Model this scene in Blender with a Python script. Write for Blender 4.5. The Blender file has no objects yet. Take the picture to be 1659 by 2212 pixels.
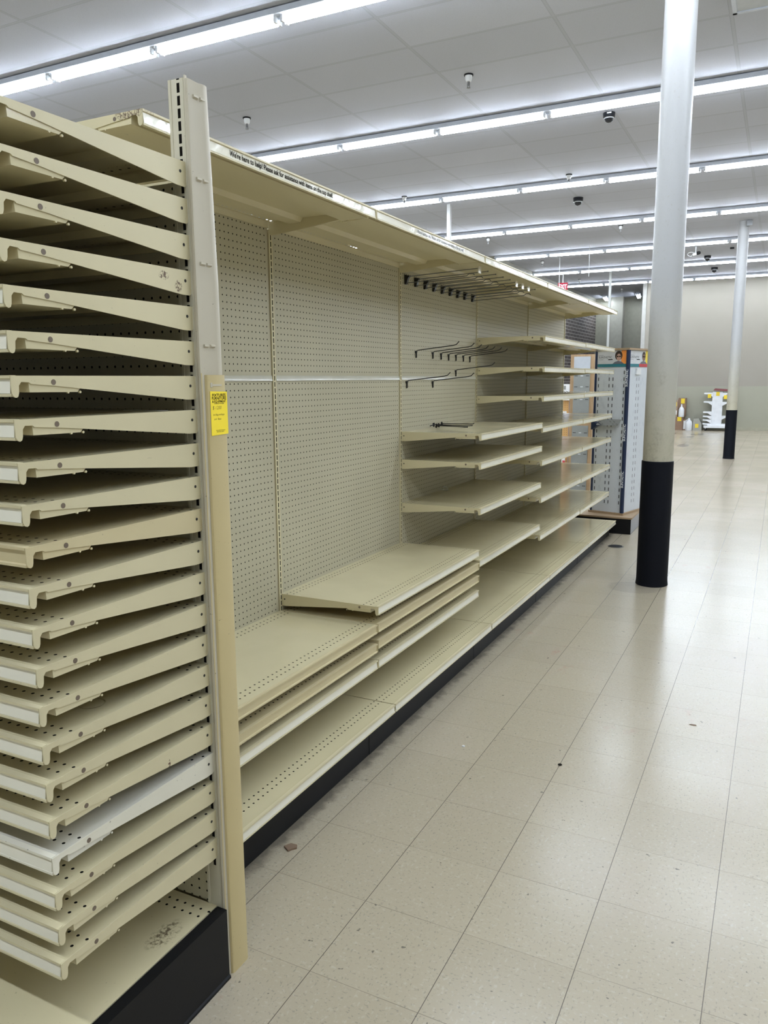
import bpy, bmesh, math, random
from mathutils import Vector, Matrix

random.seed(7)
C = bpy.context.scene
COL = C.collection
PI = math.pi

# ---------------------------------------------------------------- camera
CAM_POS = Vector((1.2852, -1.5007, 1.5013))
YAW, PITCH, ROLL, FPX = 0.46720, 0.16810, -0.0071, 1681.76
def cam_axes():
    cy, sy = math.cos(YAW), math.sin(YAW)
    f = Vector((-sy*math.cos(PITCH), cy*math.cos(PITCH), -math.sin(PITCH)))
    r = Vector((cy, sy, 0)); u = r.cross(f)
    r2 = r*math.cos(ROLL) + u*math.sin(ROLL)
    u2 = -r*math.sin(ROLL) + u*math.cos(ROLL)
    return r2, u2, f
cam_data = bpy.data.cameras.new('camera')
cam = bpy.data.objects.new('camera', cam_data)
COL.objects.link(cam)
_r, _u, _f = cam_axes()
m = Matrix((( _r.x, _u.x, -_f.x, CAM_POS.x), (_r.y, _u.y, -_f.y, CAM_POS.y), (_r.z, _u.z, -_f.z, CAM_POS.z), (0, 0, 0, 1)))
cam.matrix_world = m
cam_data.sensor_fit = 'VERTICAL'
cam_data.sensor_height = 24.0
cam_data.lens = FPX/2212*24.0
cam_data.clip_start = 0.05
C.camera = cam

# ---------------------------------------------------------------- world, light level, exposure
w = bpy.data.worlds.new('world'); C.world = w; w.use_nodes = True
w.node_tree.nodes['Background'].inputs[0].default_value = (0.6, 0.7, 0.9, 1)
w.node_tree.nodes['Background'].inputs[1].default_value = 0.05
TUBE_STRENGTH = 80.0
TUBE_COLOR = (0.82, 0.91, 1.03, 1)
C.view_settings.view_transform = 'Standard'
C.view_settings.look = 'None'
C.view_settings.gamma = 1.0
C.view_settings.use_curve_mapping = False
C.view_settings.exposure = 0.0
C.cycles.max_bounces = 8

# ---------------------------------------------------------------- node helpers
class NT:
    def __init__(s, name):
        s.m = bpy.data.materials.new(name); s.m.use_nodes = True
        s.t = s.m.node_tree; s.n = s.t.nodes; s.n.clear()
        s.out = s.n.new('ShaderNodeOutputMaterial')
        s.co = s.n.new('ShaderNodeTexCoord')
        s.geo = s.n.new('ShaderNodeNewGeometry')
        s._sep = None; s._sepw = None
    def link(s, a, b): s.t.links.new(a, b)
    def setin(s, sock, v):
        if isinstance(v, bpy.types.NodeSocket): s.link(v, sock)
        elif isinstance(v, (tuple, list)) and len(v) == 3 and sock.type == 'RGBA': sock.default_value = (*v, 1)
        else: sock.default_value = v
    def ma(s, op, a, b=0.0, c=0.0):
        n = s.n.new('ShaderNodeMath'); n.operation = op
        for i, v in enumerate((a, b, c)): s.setin(n.inputs[i], v)
        return n.outputs[0]
    def xyz(s, space='obj'):
        n = s.n.new('ShaderNodeSeparateXYZ')
        s.link(s.co.outputs['Object'] if space == 'obj' else s.geo.outputs['Position'], n.inputs[0])
        return n.outputs
    def vec(s, x, y, z):
        n = s.n.new('ShaderNodeCombineXYZ')
        for i, v in enumerate((x, y, z)): s.setin(n.inputs[i], v)
        return n.outputs[0]
    def pos(s, scale=(1, 1, 1), space='world'):
        n = s.n.new('ShaderNodeMapping'); n.inputs['Scale'].default_value = scale
        s.link(s.geo.outputs['Position'] if space == 'world' else s.co.outputs['Object'], n.inputs[0])
        return n.outputs[0]
    def noise(s, vec, scale, detail=3, rough=0.55):
        n = s.n.new('ShaderNodeTexNoise'); s.setin(n.inputs['Vector'], vec)
        n.inputs['Scale'].default_value = scale; n.inputs['Detail'].default_value = detail
        n.inputs['Roughness'].default_value = rough
        return n.outputs['Fac']
    def ramp(s, v, lo, hi, a=0.0, b=1.0):
        n = s.n.new('ShaderNodeMapRange'); n.clamp = True
        s.setin(n.inputs[0], v)
        for i, q in enumerate((lo, hi, a, b)): n.inputs[i+1].default_value = q
        return n.outputs[0]
    def mix(s, f, a, b):
        n = s.n.new('ShaderNodeMix'); n.data_type = 'RGBA'
        s.setin(n.inputs[0], f); s.setin(n.inputs[6], a); s.setin(n.inputs[7], b)
        return n.outputs[2]
    def bsdf(s, col, rough=0.4, metal=0.0, spec=0.5, bump=None, bstr=0.2, bdist=0.001, cut=None, **kw):
        p = s.n.new('ShaderNodeBsdfPrincipled')
        s.setin(p.inputs['Base Color'], col); s.setin(p.inputs['Roughness'], rough)
        s.setin(p.inputs['Metallic'], metal); s.setin(p.inputs['Specular IOR Level'], spec)
        for k, v in kw.items(): s.setin(p.inputs[k.replace('_', ' ')], v)
        if bump is not None:
            b = s.n.new('ShaderNodeBump'); b.inputs['Strength'].default_value = bstr
            b.inputs['Distance'].default_value = bdist
            s.link(bump, b.inputs['Height']); s.link(b.outputs[0], p.inputs['Normal'])
        sh = p.outputs[0]
        if cut is not None:
            tr = s.n.new('ShaderNodeBsdfTransparent'); mx = s.n.new('ShaderNodeMixShader')
            s.link(cut, mx.inputs[0]); s.link(sh, mx.inputs[1]); s.link(tr.outputs[0], mx.inputs[2]); sh = mx.outputs[0]
        s.link(sh, s.out.inputs[0])
        return s.m

def srgb(r, g, b):
    f = lambda c: (c/255/12.92) if c/255 <= 0.04045 else ((c/255+0.055)/1.055)**2.4
    return (f(r), f(g), f(b))

def simple(name, col, rough=0.45, metal=0.0, spec=0.5, var=0.06, **kw):
    t = NT(name); nz = t.noise(t.pos(), 9, 4)
    c2 = tuple(max(0, c*(1-var*2)) for c in col)
    return t.bsdf(t.mix(t.ramp(nz, 0.3, 0.7), c2, col), rough, metal, spec, **kw)

def paint(name, col, rough=0.32, scuff=0.35, cutf=None, spec=0.5, dirt=None, through=False):
    """powder-coated sheet metal with grime, faint scratches, optional holes"""
    t = NT(name)
    big = t.noise(t.pos(), 3.0, 4)
    base = t.mix(t.ramp(big, 0.35, 0.7), tuple(c*0.93 for c in col), col)
    # scratches: stretched noise, thresholded
    sc = t.noise(t.pos((110, 25, 110)), 1.0, 3, 0.6)
    gate = t.noise(t.pos(), 6.0, 2)
    smask = t.ma('MULTIPLY', t.ramp(sc, 0.68, 0.73), t.ramp(gate, 0.58, 0.66))
    base = t.mix(t.ma('MULTIPLY', smask, scuff), base, (0.10, 0.085, 0.065))
    sp = t.noise(t.pos(), 130.0, 2)
    base = t.mix(t.ma('MULTIPLY', t.ramp(sp, 0.73, 0.76), scuff), base, (0.12, 0.1, 0.08))
    if dirt: base = dirt(t, base)
    lo, hi = (rough*0.85, min(rough*1.2, 0.265)) if rough < 0.28 else (max(rough*0.9, 0.285), rough*1.25)
    rgh = t.ramp(big, 0.3, 0.7, lo, hi)
    cut = cutf(t) if cutf else None
    if cut is not None and not through:      # holes not cut: shade of the cavity behind is painted in dark
        base = t.mix(cut, base, (0.010, 0.009, 0.008)); spec = t.ma('MULTIPLY', t.ma('SUBTRACT', 1.0, cut), spec); cut = None
    return t.bsdf(base, rgh, 0.0, spec, bump=t.noise(t.pos(), 260, 2), bstr=0.06, bdist=0.0006, cut=cut)

P = 0.0254
def lattice(t, u, v, r, pu=P, pv=P):
    fu = t.ma('SUBTRACT', t.ma('FRACT', t.ma('DIVIDE', u, pu)), 0.5)
    fv = t.ma('SUBTRACT', t.ma('FRACT', t.ma('DIVIDE', v, pv)), 0.5)
    du = t.ma('MULTIPLY', fu, pu); dv = t.ma('MULTIPLY', fv, pv)
    d = t.ma('SQRT', t.ma('ADD', t.ma('MULTIPLY', du, du), t.ma('MULTIPLY', dv, dv)))
    return t.ma('LESS_THAN', d, r)
def cut_peg(t):
    o = t.xyz()
    return lattice(t, o[1], t.ma('SUBTRACT', o[2], 0.0035), 0.0029)
def cut_peg_x(t):
    o = t.xyz()
    return lattice(t, o[0], o[2], 0.0030)
def rows_cut(rows, r=0.0035):
    def f(t):
        o = t.xyz(); acc = None
        for k, yr in enumerate(rows):
            off = 0.5 if k % 2 else 0.0
            fx = t.ma('SUBTRACT', t.ma('FRACT', t.ma('ADD', t.ma('DIVIDE', o[0], P), off)), 0.5)
            dx = t.ma('MULTIPLY', fx, P); dy = t.ma('SUBTRACT', o[1], yr)
            d = t.ma('SQRT', t.ma('ADD', t.ma('MULTIPLY', dx, dx), t.ma('MULTIPLY', dy, dy)))
            q = t.ma('LESS_THAN', d, r)
            acc = q if acc is None else t.ma('MAXIMUM', acc, q)
        # only the horizontal sheet is punched
        return t.ma('MULTIPLY', acc, t.ma('GREATER_THAN', o[2], -0.004))
    return f
def slot_cut(axis, c, hw, front, ph=0.0):
    """vertical row of slots: |u-c|<hw, slot height 17 mm at 1 inch pitch; only on the face whose normal is `front`"""
    def f(t):
        o = t.xyz()
        u = t.ma('ABSOLUTE', t.ma('SUBTRACT', o[axis], c))
        inu = t.ma('LESS_THAN', u, hw)
        fz = t.ma('ABSOLUTE', t.ma('SUBTRACT', t.ma('FRACT', t.ma('DIVIDE', t.ma('ADD', o[2], ph), P)), 0.5))
        inz = t.ma('LESS_THAN', fz, 0.38)
        ax2 = 1-axis
        on = t.ma('GREATER_THAN' if front[1] > 0 else 'LESS_THAN', o[ax2], front[0])
        zz = t.ma('GREATER_THAN', o[2], front[2] if len(front) > 2 else 0.30)
        return t.ma('MULTIPLY', t.ma('MULTIPLY', inu, inz), t.ma('MULTIPLY', on, zz))
    return f

# ---------------------------------------------------------------- materials
BEIGE = (0.630, 0.560, 0.355)
CREAM = (0.60, 0.51, 0.30)
PEGC  = (0.48, 0.44, 0.31)
D = 0.478
DD = 0.555
M = {}
def rust_marks(t, base):
    pw = t.xyz('world'); n_ = t.noise(t.pos(), 190, 3, 0.7)
    def blotch(a1, a2, c1, c2, r1, r2):
        d1 = t.ma('DIVIDE', t.ma('SUBTRACT', pw[a1], c1), r1); d2 = t.ma('DIVIDE', t.ma('SUBTRACT', pw[a2], c2), r2)
        d = t.ma('ADD', t.ma('MULTIPLY', d1, d1), t.ma('MULTIPLY', d2, d2))
        return t.ma('MULTIPLY', t.ramp(d, 0.6, 1.1, 1, 0), t.ramp(n_, 0.46, 0.56))
    side = t.ma('MULTIPLY', t.ma('GREATER_THAN', pw[0], 0.09), t.ma('LESS_THAN', pw[1], -0.10))
    mk = t.ma('MAXIMUM', blotch(1, 2, -0.190, 1.722, 0.016, 0.010), blotch(1, 2, -0.146, 1.704, 0.012, 0.013))
    mk = t.ma('MULTIPLY', t.ma('MAXIMUM', mk, t.ma('MULTIPLY', blotch(1, 2, -0.256, 0.649, 0.004, 0.011), 1.4)), side)
    top = t.ma('MULTIPLY', blotch(0, 2, -0.155, 2.137, 0.045, 0.022), t.ma('LESS_THAN', t.ma('ABSOLUTE', pw[1]), 0.05))
    return t.mix(t.ma('MULTIPLY', t.ma('MAXIMUM', mk, top), 0.9), base, (0.085, 0.035, 0.02))
M['paint'] = paint('beige_paint', BEIGE, dirt=rust_marks)
M['paint_panel'] = paint('beige_shelf_sheet', BEIGE, rough=0.16, cutf=rows_cut((0.028, 0.053, D-0.073, D-0.046)))
M['deck_panel'] = paint('beige_deck_sheet', BEIGE, rough=0.16, cutf=rows_cut((0.028, 0.053, DD-0.095, DD-0.068)))
def stain(cx, cy, a, b, ring=False):
    def f(t, base):
        pw = t.xyz('world')
        dx = t.ma('DIVIDE', t.ma('SUBTRACT', pw[0], cx), a); dy = t.ma('DIVIDE', t.ma('SUBTRACT', pw[1], cy), b)
        d = t.ma('SQRT', t.ma('ADD', t.ma('MULTIPLY', dx, dx), t.ma('MULTIPLY', dy, dy)))
        if ring:
            q = t.ma('ABSOLUTE', t.ma('SUBTRACT', d, 1.0))
            mk = t.ma('MULTIPLY', t.ramp(q, 0.03, 0.10, 1, 0), t.ramp(t.noise(t.pos(), 30, 2), 0.35, 0.6, 0.2, 0.8))
        else:
            mk = t.ma('MULTIPLY', t.ramp(d, 0.6, 1.1, 1, 0), t.ramp(t.noise(t.pos(), 85, 4, 0.7), 0.46, 0.60))
        return t.mix(t.ma('MULTIPLY', mk, 0.85), base, (0.09, 0.06, 0.035))
    return f
M['deck_stained'] = paint('beige_deck_sheet_stained', BEIGE, rough=0.22, cutf=rows_cut((0.028, 0.053)), dirt=stain(0.052, -0.245, 0.030, 0.058))
M['panel_ring'] = paint('beige_shelf_sheet_ringed', BEIGE, rough=0.22, cutf=rows_cut((0.028, 0.053, D-0.073, D-0.046)), dirt=stain(0.035, -0.395, 0.026, 0.026, True))
M['cream'] = paint('cream_paint', CREAM, rough=0.38)
M['cream_panel'] = paint('cream_shelf_sheet', CREAM, rough=0.16, cutf=rows_cut((0.028, 0.053, D-0.073, D-0.046)))
M['pale'] = paint('scuffed_pale_paint', (0.74, 0.70, 0.57), rough=0.35, scuff=0.9)
M['pale_panel'] = paint('scuffed_pale_sheet', (0.64, 0.61, 0.51), rough=0.24, scuff=0.9, cutf=rows_cut((0.028, 0.053, D-0.073, D-0.046)))
M['peg'] = paint('pegboard_sheet', PEGC, rough=0.42, scuff=0.15, cutf=cut_peg)
M['peg_x'] = paint('pegboard_sheet_end', PEGC, rough=0.42, scuff=0.15, cutf=cut_peg_x)
M['upright'] = paint('upright_paint', BEIGE, rough=0.35, cutf=slot_cut(1, 0.0, 0.0029, (-0.001, 1)))
M['post_slot'] = paint('slotted_post_paint', (0.55, 0.51, 0.39), rough=0.38, cutf=slot_cut(0, -0.0035, 0.0039, (0.001, -1, 0.30), 0.0052))
M['post'] = paint('post_paint', (0.53, 0.48, 0.37), rough=0.4, scuff=0.7)
M['cover'] = paint('post_cover_paint', (0.555, 0.45, 0.23), rough=0.42, scuff=0.5)
M['hole_shade'] = simple('dark_hole_shade', (0.02, 0.018, 0.015), 0.7)  # solid dark discs and bars, painting in the shade inside small holes
M['rivet'] = simple('brown_rivet', (0.16, 0.12, 0.085), 0.5)
t = NT('price_strip_plastic'); M['strip'] = t.bsdf((0.78, 0.745, 0.62), 0.12, 0, 0.7, bump=t.noise(t.pos((1, 1, 1)), 9, 3), bstr=0.5, bdist=0.006)
M['strip_clear'] = simple('splice_strip', (0.54, 0.52, 0.42), 0.15, spec=0.7)
M['black'] = simple('black_kick_plate', (0.006, 0.006, 0.0065), 0.5, spec=0.22)
M['black_matte'] = simple('black_matte', (0.01, 0.01, 0.012), 0.75, spec=0.2)
M['dark_metal'] = simple('dark_steel_wire', (0.035, 0.035, 0.037), 0.32, 0.6)
M['grey_wire'] = simple('grey_steel_wire', (0.16, 0.165, 0.17), 0.35, 0.7)
M['white_metal'] = simple('white_enamel', (0.78, 0.79, 0.80), 0.35)
M['housing'] = simple('fixture_enamel', (0.58, 0.62, 0.70), 0.4)
M['pole'] = simple('pole_paint', (0.42, 0.42, 0.39), 0.45)
M['socket'] = simple('lamp_socket', (0.70, 0.72, 0.75), 0.45)
M['column'] = None
t = NT('column_paint')
pz = t.xyz('world')
nz = t.noise(t.pos(), 7, 5); nz2 = t.noise(t.pos(), 60, 3)
cc = t.mix(t.ramp(pz[2], 1.0, 2.2), (0.44, 0.41, 0.31), (0.39, 0.39, 0.385))     # warmer tone low down, neutral grey above
cc = t.mix(t.ma('MULTIPLY', t.ramp(nz2, 0.62, 0.70), 0.25), cc, (0.3, 0.26, 0.2))
cc = t.mix(t.ma('MULTIPLY', t.ma('MULTIPLY', t.ramp(nz, 0.50, 0.66), t.ramp(pz[2], 1.0, 2.1, 0.45, 0.0)), t.ramp(nz2, 0.35, 0.6)), cc, (0.22, 0.20, 0.15))
M['column'] = t.bsdf(cc, 0.38, bump=nz, bstr=0.15, bdist=0.003)
M['sleeve'] = simple('black_sleeve', (0.004, 0.005, 0.009), 0.6, spec=0.15)
M['yellow'] = simple('yellow_paper', (0.98, 0.76, 0.03), 0.55, var=0.03)
M['yellow_far'] = simple('yellow_sticker', (0.85, 0.62, 0.03), 0.6)
M['ink'] = simple('black_ink', (0.014, 0.012, 0.008), 0.9, spec=0.1)
M['ink_brown'] = simple('brown_ink', (0.16, 0.11, 0.01), 0.6)
M['white_print'] = simple('white_print', (0.8, 0.82, 0.85), 0.5)
M['paper'] = simple('white_paper', (0.76, 0.76, 0.74), 0.6)
t = NT('tube_light'); e = t.n.new('ShaderNodeEmission'); e.inputs[0].default_value = TUBE_COLOR; e.inputs[1].default_value = TUBE_STRENGTH
t.link(e.outputs[0], t.out.inputs[0]); M['tube'] = t.m
t = NT('tube_back_glow'); e = t.n.new('ShaderNodeEmission'); e.inputs[0].default_value = TUBE_COLOR; e.inputs[1].default_value = TUBE_STRENGTH*0.15
t.link(e.outputs[0], t.out.inputs[0]); M['tube_back'] = t.m
t = NT('exit_sign_face'); e = t.n.new('ShaderNodeEmission'); e.inputs[0].default_value = (0.9, 0.10, 0.16, 1); e.inputs[1].default_value = 0.7
t.link(e.outputs[0], t.out.inputs[0]); M['exit'] = t.m
# wood
t = NT('oak_laminate'); nz = t.noise(t.pos((12, 12, 1.2)), 5, 5)
M['wood'] = t.bsdf(t.mix(t.ramp(nz, 0.35, 0.65), (0.34, 0.215, 0.11), (0.46, 0.31, 0.17)), 0.4)
t = NT('particle_board_edge'); nz = t.noise(t.pos(), 80, 3)
M['board'] = t.bsdf(t.mix(nz, (0.30, 0.20, 0.11), (0.42, 0.30, 0.18)), 0.5)
M['navy'] = simple('navy_trim', (0.010, 0.022, 0.065), 0.3)
M['grey_panel'] = simple('grey_display_panel', (0.52, 0.55, 0.58), 0.35)
M['grey_slot'] = simple('grey_slotted_inset', (0.30, 0.31, 0.29), 0.3)
M['banner'] = simple('banner_card', (0.62, 0.63, 0.64), 0.4)
M['teal'] = simple('teal_print', (0.03, 0.20, 0.24), 0.4)
M['red'] = simple('red_print', (0.55, 0.06, 0.07), 0.4)
M['orange'] = simple('orange_print', (0.85, 0.30, 0.06), 0.4)
M['yellow_print'] = simple('yellow_print', (0.80, 0.62, 0.06), 0.4)
M['skin'] = simple('printed_skin', (0.55, 0.34, 0.26), 0.5)
M['skin2'] = simple('printed_skin_dark', (0.22, 0.13, 0.09), 0.5)
M['hair'] = simple('printed_hair', (0.03, 0.018, 0.014), 0.5)
M['suit'] = simple('printed_suit', (0.16, 0.16, 0.19), 0.5)
M['tan_peg'] = paint('tan_pegboard', (0.62, 0.36, 0.13), rough=0.5, cutf=cut_peg_x)
M['card'] = simple('brown_cardboard', (0.26, 0.16, 0.10), 0.7)
M['card2'] = simple('light_cardboard', (0.36, 0.25, 0.17), 0.7)
M['maroon'] = simple('maroon_cover', (0.20, 0.05, 0.055), 0.5)
M['chip'] = simple('wood_chip', (0.20, 0.13, 0.08), 0.8)
M['rubber'] = simple('castor_rubber', (0.02, 0.02, 0.02), 0.6)
t = NT('clear_plastic'); M['clear'] = t.bsdf((0.80, 0.84, 0.84), 0.15, Transmission_Weight=0.75, IOR=1.15, Alpha=0.8)
M['jug'] = simple('white_jug_plastic', (0.72, 0.73, 0.74), 0.35)
M['dome'] = simple('smoked_dome', (0.010, 0.011, 0.015), 0.12)
M['plumb'] = simple('sprinkler_metal', (0.25, 0.25, 0.25), 0.3, 0.8)
M['lens_grey'] = simple('prismatic_lens', (0.52, 0.55, 0.60), 0.3)

# floor
TILE = 0.3048
t = NT('vinyl_tile_floor'); o = t.xyz('world')
ux = t.ma('DIVIDE', o[0], TILE); uy = t.ma('DIVIDE', o[1], TILE)
ix = t.ma('FLOOR', ux); iy = t.ma('FLOOR', uy)
wn = t.n.new('ShaderNodeTexWhiteNoise'); t.link(t.vec(ix, iy, 0.0), wn.inputs[0])
base = t.mix(wn.outputs['Value'], (0.388, 0.334, 0.240), (0.412, 0.356, 0.257))
# chips: marbling streaks, direction alternates per tile
par = t.ma('ROUND', t.ma('FRACT', t.ma('MULTIPLY', t.ma('ADD', ix, iy), 0.5)))
sx = t.ma('ADD', 85.0, t.ma('MULTIPLY', par, 75.0)); sy = t.ma('SUBTRACT', 160.0, t.ma('MULTIPLY', par, 75.0))
wobx = t.ma('MULTIPLY', t.noise(t.pos(), 14, 2), 1.2)
v = t.vec(t.ma('ADD', t.ma('MULTIPLY', o[0], sx), wobx), t.ma('MULTIPLY', o[1], sy), 0.0)
n1 = t.noise(v, 1.0, 3, 0.5)
base = t.mix(t.ma('MULTIPLY', t.ramp(n1, 0.60, 0.66), 0.55), base, (0.20, 0.19, 0.155))
n2 = t.noise(t.vec(t.ma('MULTIPLY', o[0], sy), t.ma('MULTIPLY', o[1], sx), 7.0), 0.9, 2, 0.5)
base = t.mix(t.ma('MULTIPLY', t.ramp(n2, 0.58, 0.72), 0.28), base, (0.55, 0.50, 0.40))
# wear: wide warm/pink patches and sparse dark specks
wear = t.noise(t.pos(), 1.1, 5, 0.6)
base = t.mix(t.ma('MULTIPLY', t.ramp(wear, 0.50, 0.72), 0.22), base, (0.47, 0.39, 0.34))
sp = t.noise(t.pos(), 34, 2)
base = t.mix(t.ma('MULTIPLY', t.ramp(sp, 0.72, 0.74), 0.75), base, (0.10, 0.09, 0.075))
red = t.ma('MULTIPLY', t.ramp(t.noise(t.pos((1, 0.6, 1)), 9, 4, 0.65), 0.60, 0.70), t.ramp(t.noise(t.pos(), 0.55, 2), 0.52, 0.62))
base = t.mix(t.ma('MULTIPLY', red, 0.5), base, (0.40, 0.22, 0.17))
# grime collected along the gondola base
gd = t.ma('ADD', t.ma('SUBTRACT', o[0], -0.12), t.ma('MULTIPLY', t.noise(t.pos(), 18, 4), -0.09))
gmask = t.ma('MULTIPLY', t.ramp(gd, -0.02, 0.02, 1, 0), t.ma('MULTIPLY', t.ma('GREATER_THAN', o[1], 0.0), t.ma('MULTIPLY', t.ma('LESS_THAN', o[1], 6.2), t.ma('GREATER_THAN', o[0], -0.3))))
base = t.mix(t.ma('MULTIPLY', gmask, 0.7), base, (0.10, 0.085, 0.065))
def ell(cx, cy, a, b, s=0.75):
    dx = t.ma('DIVIDE', t.ma('SUBTRACT', o[0], cx), a); dy = t.ma('DIVIDE', t.ma('SUBTRACT', o[1], cy), b)
    d = t.ma('ADD', t.ma('SQRT', t.ma('ADD', t.ma('MULTIPLY', dx, dx), t.ma('MULTIPLY', dy, dy))), t.ma('MULTIPLY', t.noise(t.pos(), 6, 3), 0.6))
    return t.ma('MULTIPLY', t.ramp(d, 1.15, 1.3, 1, 0), s)
for args in ((-0.585, 17.15, 0.13, 0.42), (-0.62, 21.0, 0.18, 0.42), (-0.71, 20.0, 0.10, 0.22), (-1.15, 19.3, 0.12, 0.25), (0.44, 4.22, 0.20, 0.17, 0.25)):
    base = t.mix(ell(*args), base, (0.16, 0.14, 0.12))
# seams
fx = t.ma('ABSOLUTE', t.ma('SUBTRACT', t.ma('FRACT', t.ma('ADD', ux, 0.5)), 0.5)); fy = t.ma('ABSOLUTE', t.ma('SUBTRACT', t.ma('FRACT', t.ma('ADD', uy, 0.5)), 0.5))
lx = t.ramp(fx, 0.0026, 0.0040, 1, 0); ly = t.ramp(fy, 0.0018, 0.0036, 1, 0)
lx = t.ma('MULTIPLY', lx, 0.9); ly = t.ma('MULTIPLY', ly, t.ramp(t.noise(t.pos(), 2.5, 2), 0.3, 0.65, 0.25, 0.65))
seam = t.ma('MAXIMUM', lx, ly)
base = t.mix(seam, base, (0.07, 0.055, 0.045))
rg = t.ramp(wear, 0.3, 0.7, 0.19, 0.265)
hb = t.ma('SUBTRACT', t.ma('MULTIPLY', t.noise(t.pos(), 5, 3), 0.5), seam)
M['floor'] = t.bsdf(base, rg, 0, 0.5, bump=hb, bstr=0.12, bdist=0.002)
# ceiling
CX0, CY0, H = -2.906, 5.532, 4.243
t = NT('ceiling_tile'); o = t.xyz('world')
a = t.ma('DIVIDE', t.ma('SUBTRACT', o[0], CX0), 1.2192); b = t.ma('DIVIDE', t.ma('SUBTRACT', o[1], CY0), 0.6096)
wn = t.n.new('ShaderNodeTexWhiteNoise'); t.link(t.vec(t.ma('FLOOR', a), t.ma('FLOOR', b), 0.0), wn.inputs[0])
base = t.mix(wn.outputs['Value'], (0.445, 0.462, 0.52), (0.485, 0.502, 0.565))
pit = t.noise(t.pos(), 160, 3, 0.7)
base = t.mix(t.ma('MULTIPLY', t.ramp(pit, 0.56, 0.66), 0.5), base, (0.30, 0.30, 0.31))
da = t.ma('MULTIPLY', t.ma('ABSOLUTE', t.ma('SUBTRACT', t.ma('FRACT', t.ma('ADD', a, 0.5)), 0.5)), 1.2192)
db = t.ma('MULTIPLY', t.ma('ABSOLUTE', t.ma('SUBTRACT', t.ma('FRACT', t.ma('ADD', b, 0.5)), 0.5)), 0.6096)
dm = t.ma('MINIMUM', da, db)
bar_shadow = t.ramp(dm, 0.0115, 0.0125, 1, 0)
edge = t.ma('MULTIPLY', t.ramp(t.ma('ABSOLUTE', t.ma('SUBTRACT', dm, 0.0135)), 0.001, 0.0035, 1, 0), 0.35)
base = t.mix(t.ma('MULTIPLY', bar_shadow, 0.45), base, (0.37, 0.38, 0.41))  # soft shadow line along the grid, put in as darker colour
base = t.mix(edge, base, (0.17, 0.175, 0.19))
M['ceiling'] = t.bsdf(base, 0.7, 0, 0.25, bump=pit, bstr=0.3, bdist=0.002)
# walls
t = NT('far_wall_paint'); o = t.xyz('world')
blk = t.noise(t.pos((1, 1, 1)), 30, 3)
up = t.mix(t.ramp(t.noise(t.pos(), 0.7, 3), 0.3, 0.7), (0.285, 0.258, 0.21), (0.305, 0.278, 0.23))
lowc = t.mix(t.ramp(t.noise(t.pos(), 0.9, 3), 0.3, 0.7), (0.30, 0.29, 0.22), (0.33, 0.32, 0.245))
base = t.mix(t.ma('LESS_THAN', o[2], 1.25), up, lowc)
base = t.mix(t.ma('MULTIPLY', t.ramp(o[2], 0.0, 0.35, 1, 0), 0.22), base, (0.36, 0.33, 0.22))
# faint block courses
bz = t.ma('ABSOLUTE', t.ma('SUBTRACT', t.ma('FRACT', t.ma('DIVIDE', o[2], 0.2032)), 0.5))
M['wall_far'] = t.bsdf(base, 0.55, bump=t.ramp(bz, 0.47, 0.5), bstr=0.12, bdist=0.003)
M['wall'] = simple('wall_paint', (0.42, 0.41, 0.34), 0.55)
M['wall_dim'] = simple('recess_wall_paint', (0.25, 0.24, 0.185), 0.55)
M['wall_white'] = simple('white_corner_trim', (0.46, 0.45, 0.41), 0.5)
t = NT('dark_brick'); o = t.xyz('world')
br = t.n.new('ShaderNodeTexBrick'); t.link(t.vec(o[1], o[2], 0.0), br.inputs['Vector'])
br.inputs['Color1'].default_value = (0.045, 0.035, 0.032, 1); br.inputs['Color2'].default_value = (0.085, 0.066, 0.058, 1)
br.inputs['Mortar'].default_value = (0.33, 0.31, 0.28, 1); br.inputs['Scale'].default_value = 1.0
br.inputs['Brick Width'].default_value = 0.42; br.inputs['Row Height'].default_value = 0.10
br.inputs['Mortar Size'].default_value = 0.009
M['brick'] = t.bsdf(br.outputs['Color'], 0.7, bump=br.outputs['Fac'], bstr=-0.5 if False else 0.4, bdist=0.01)

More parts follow.
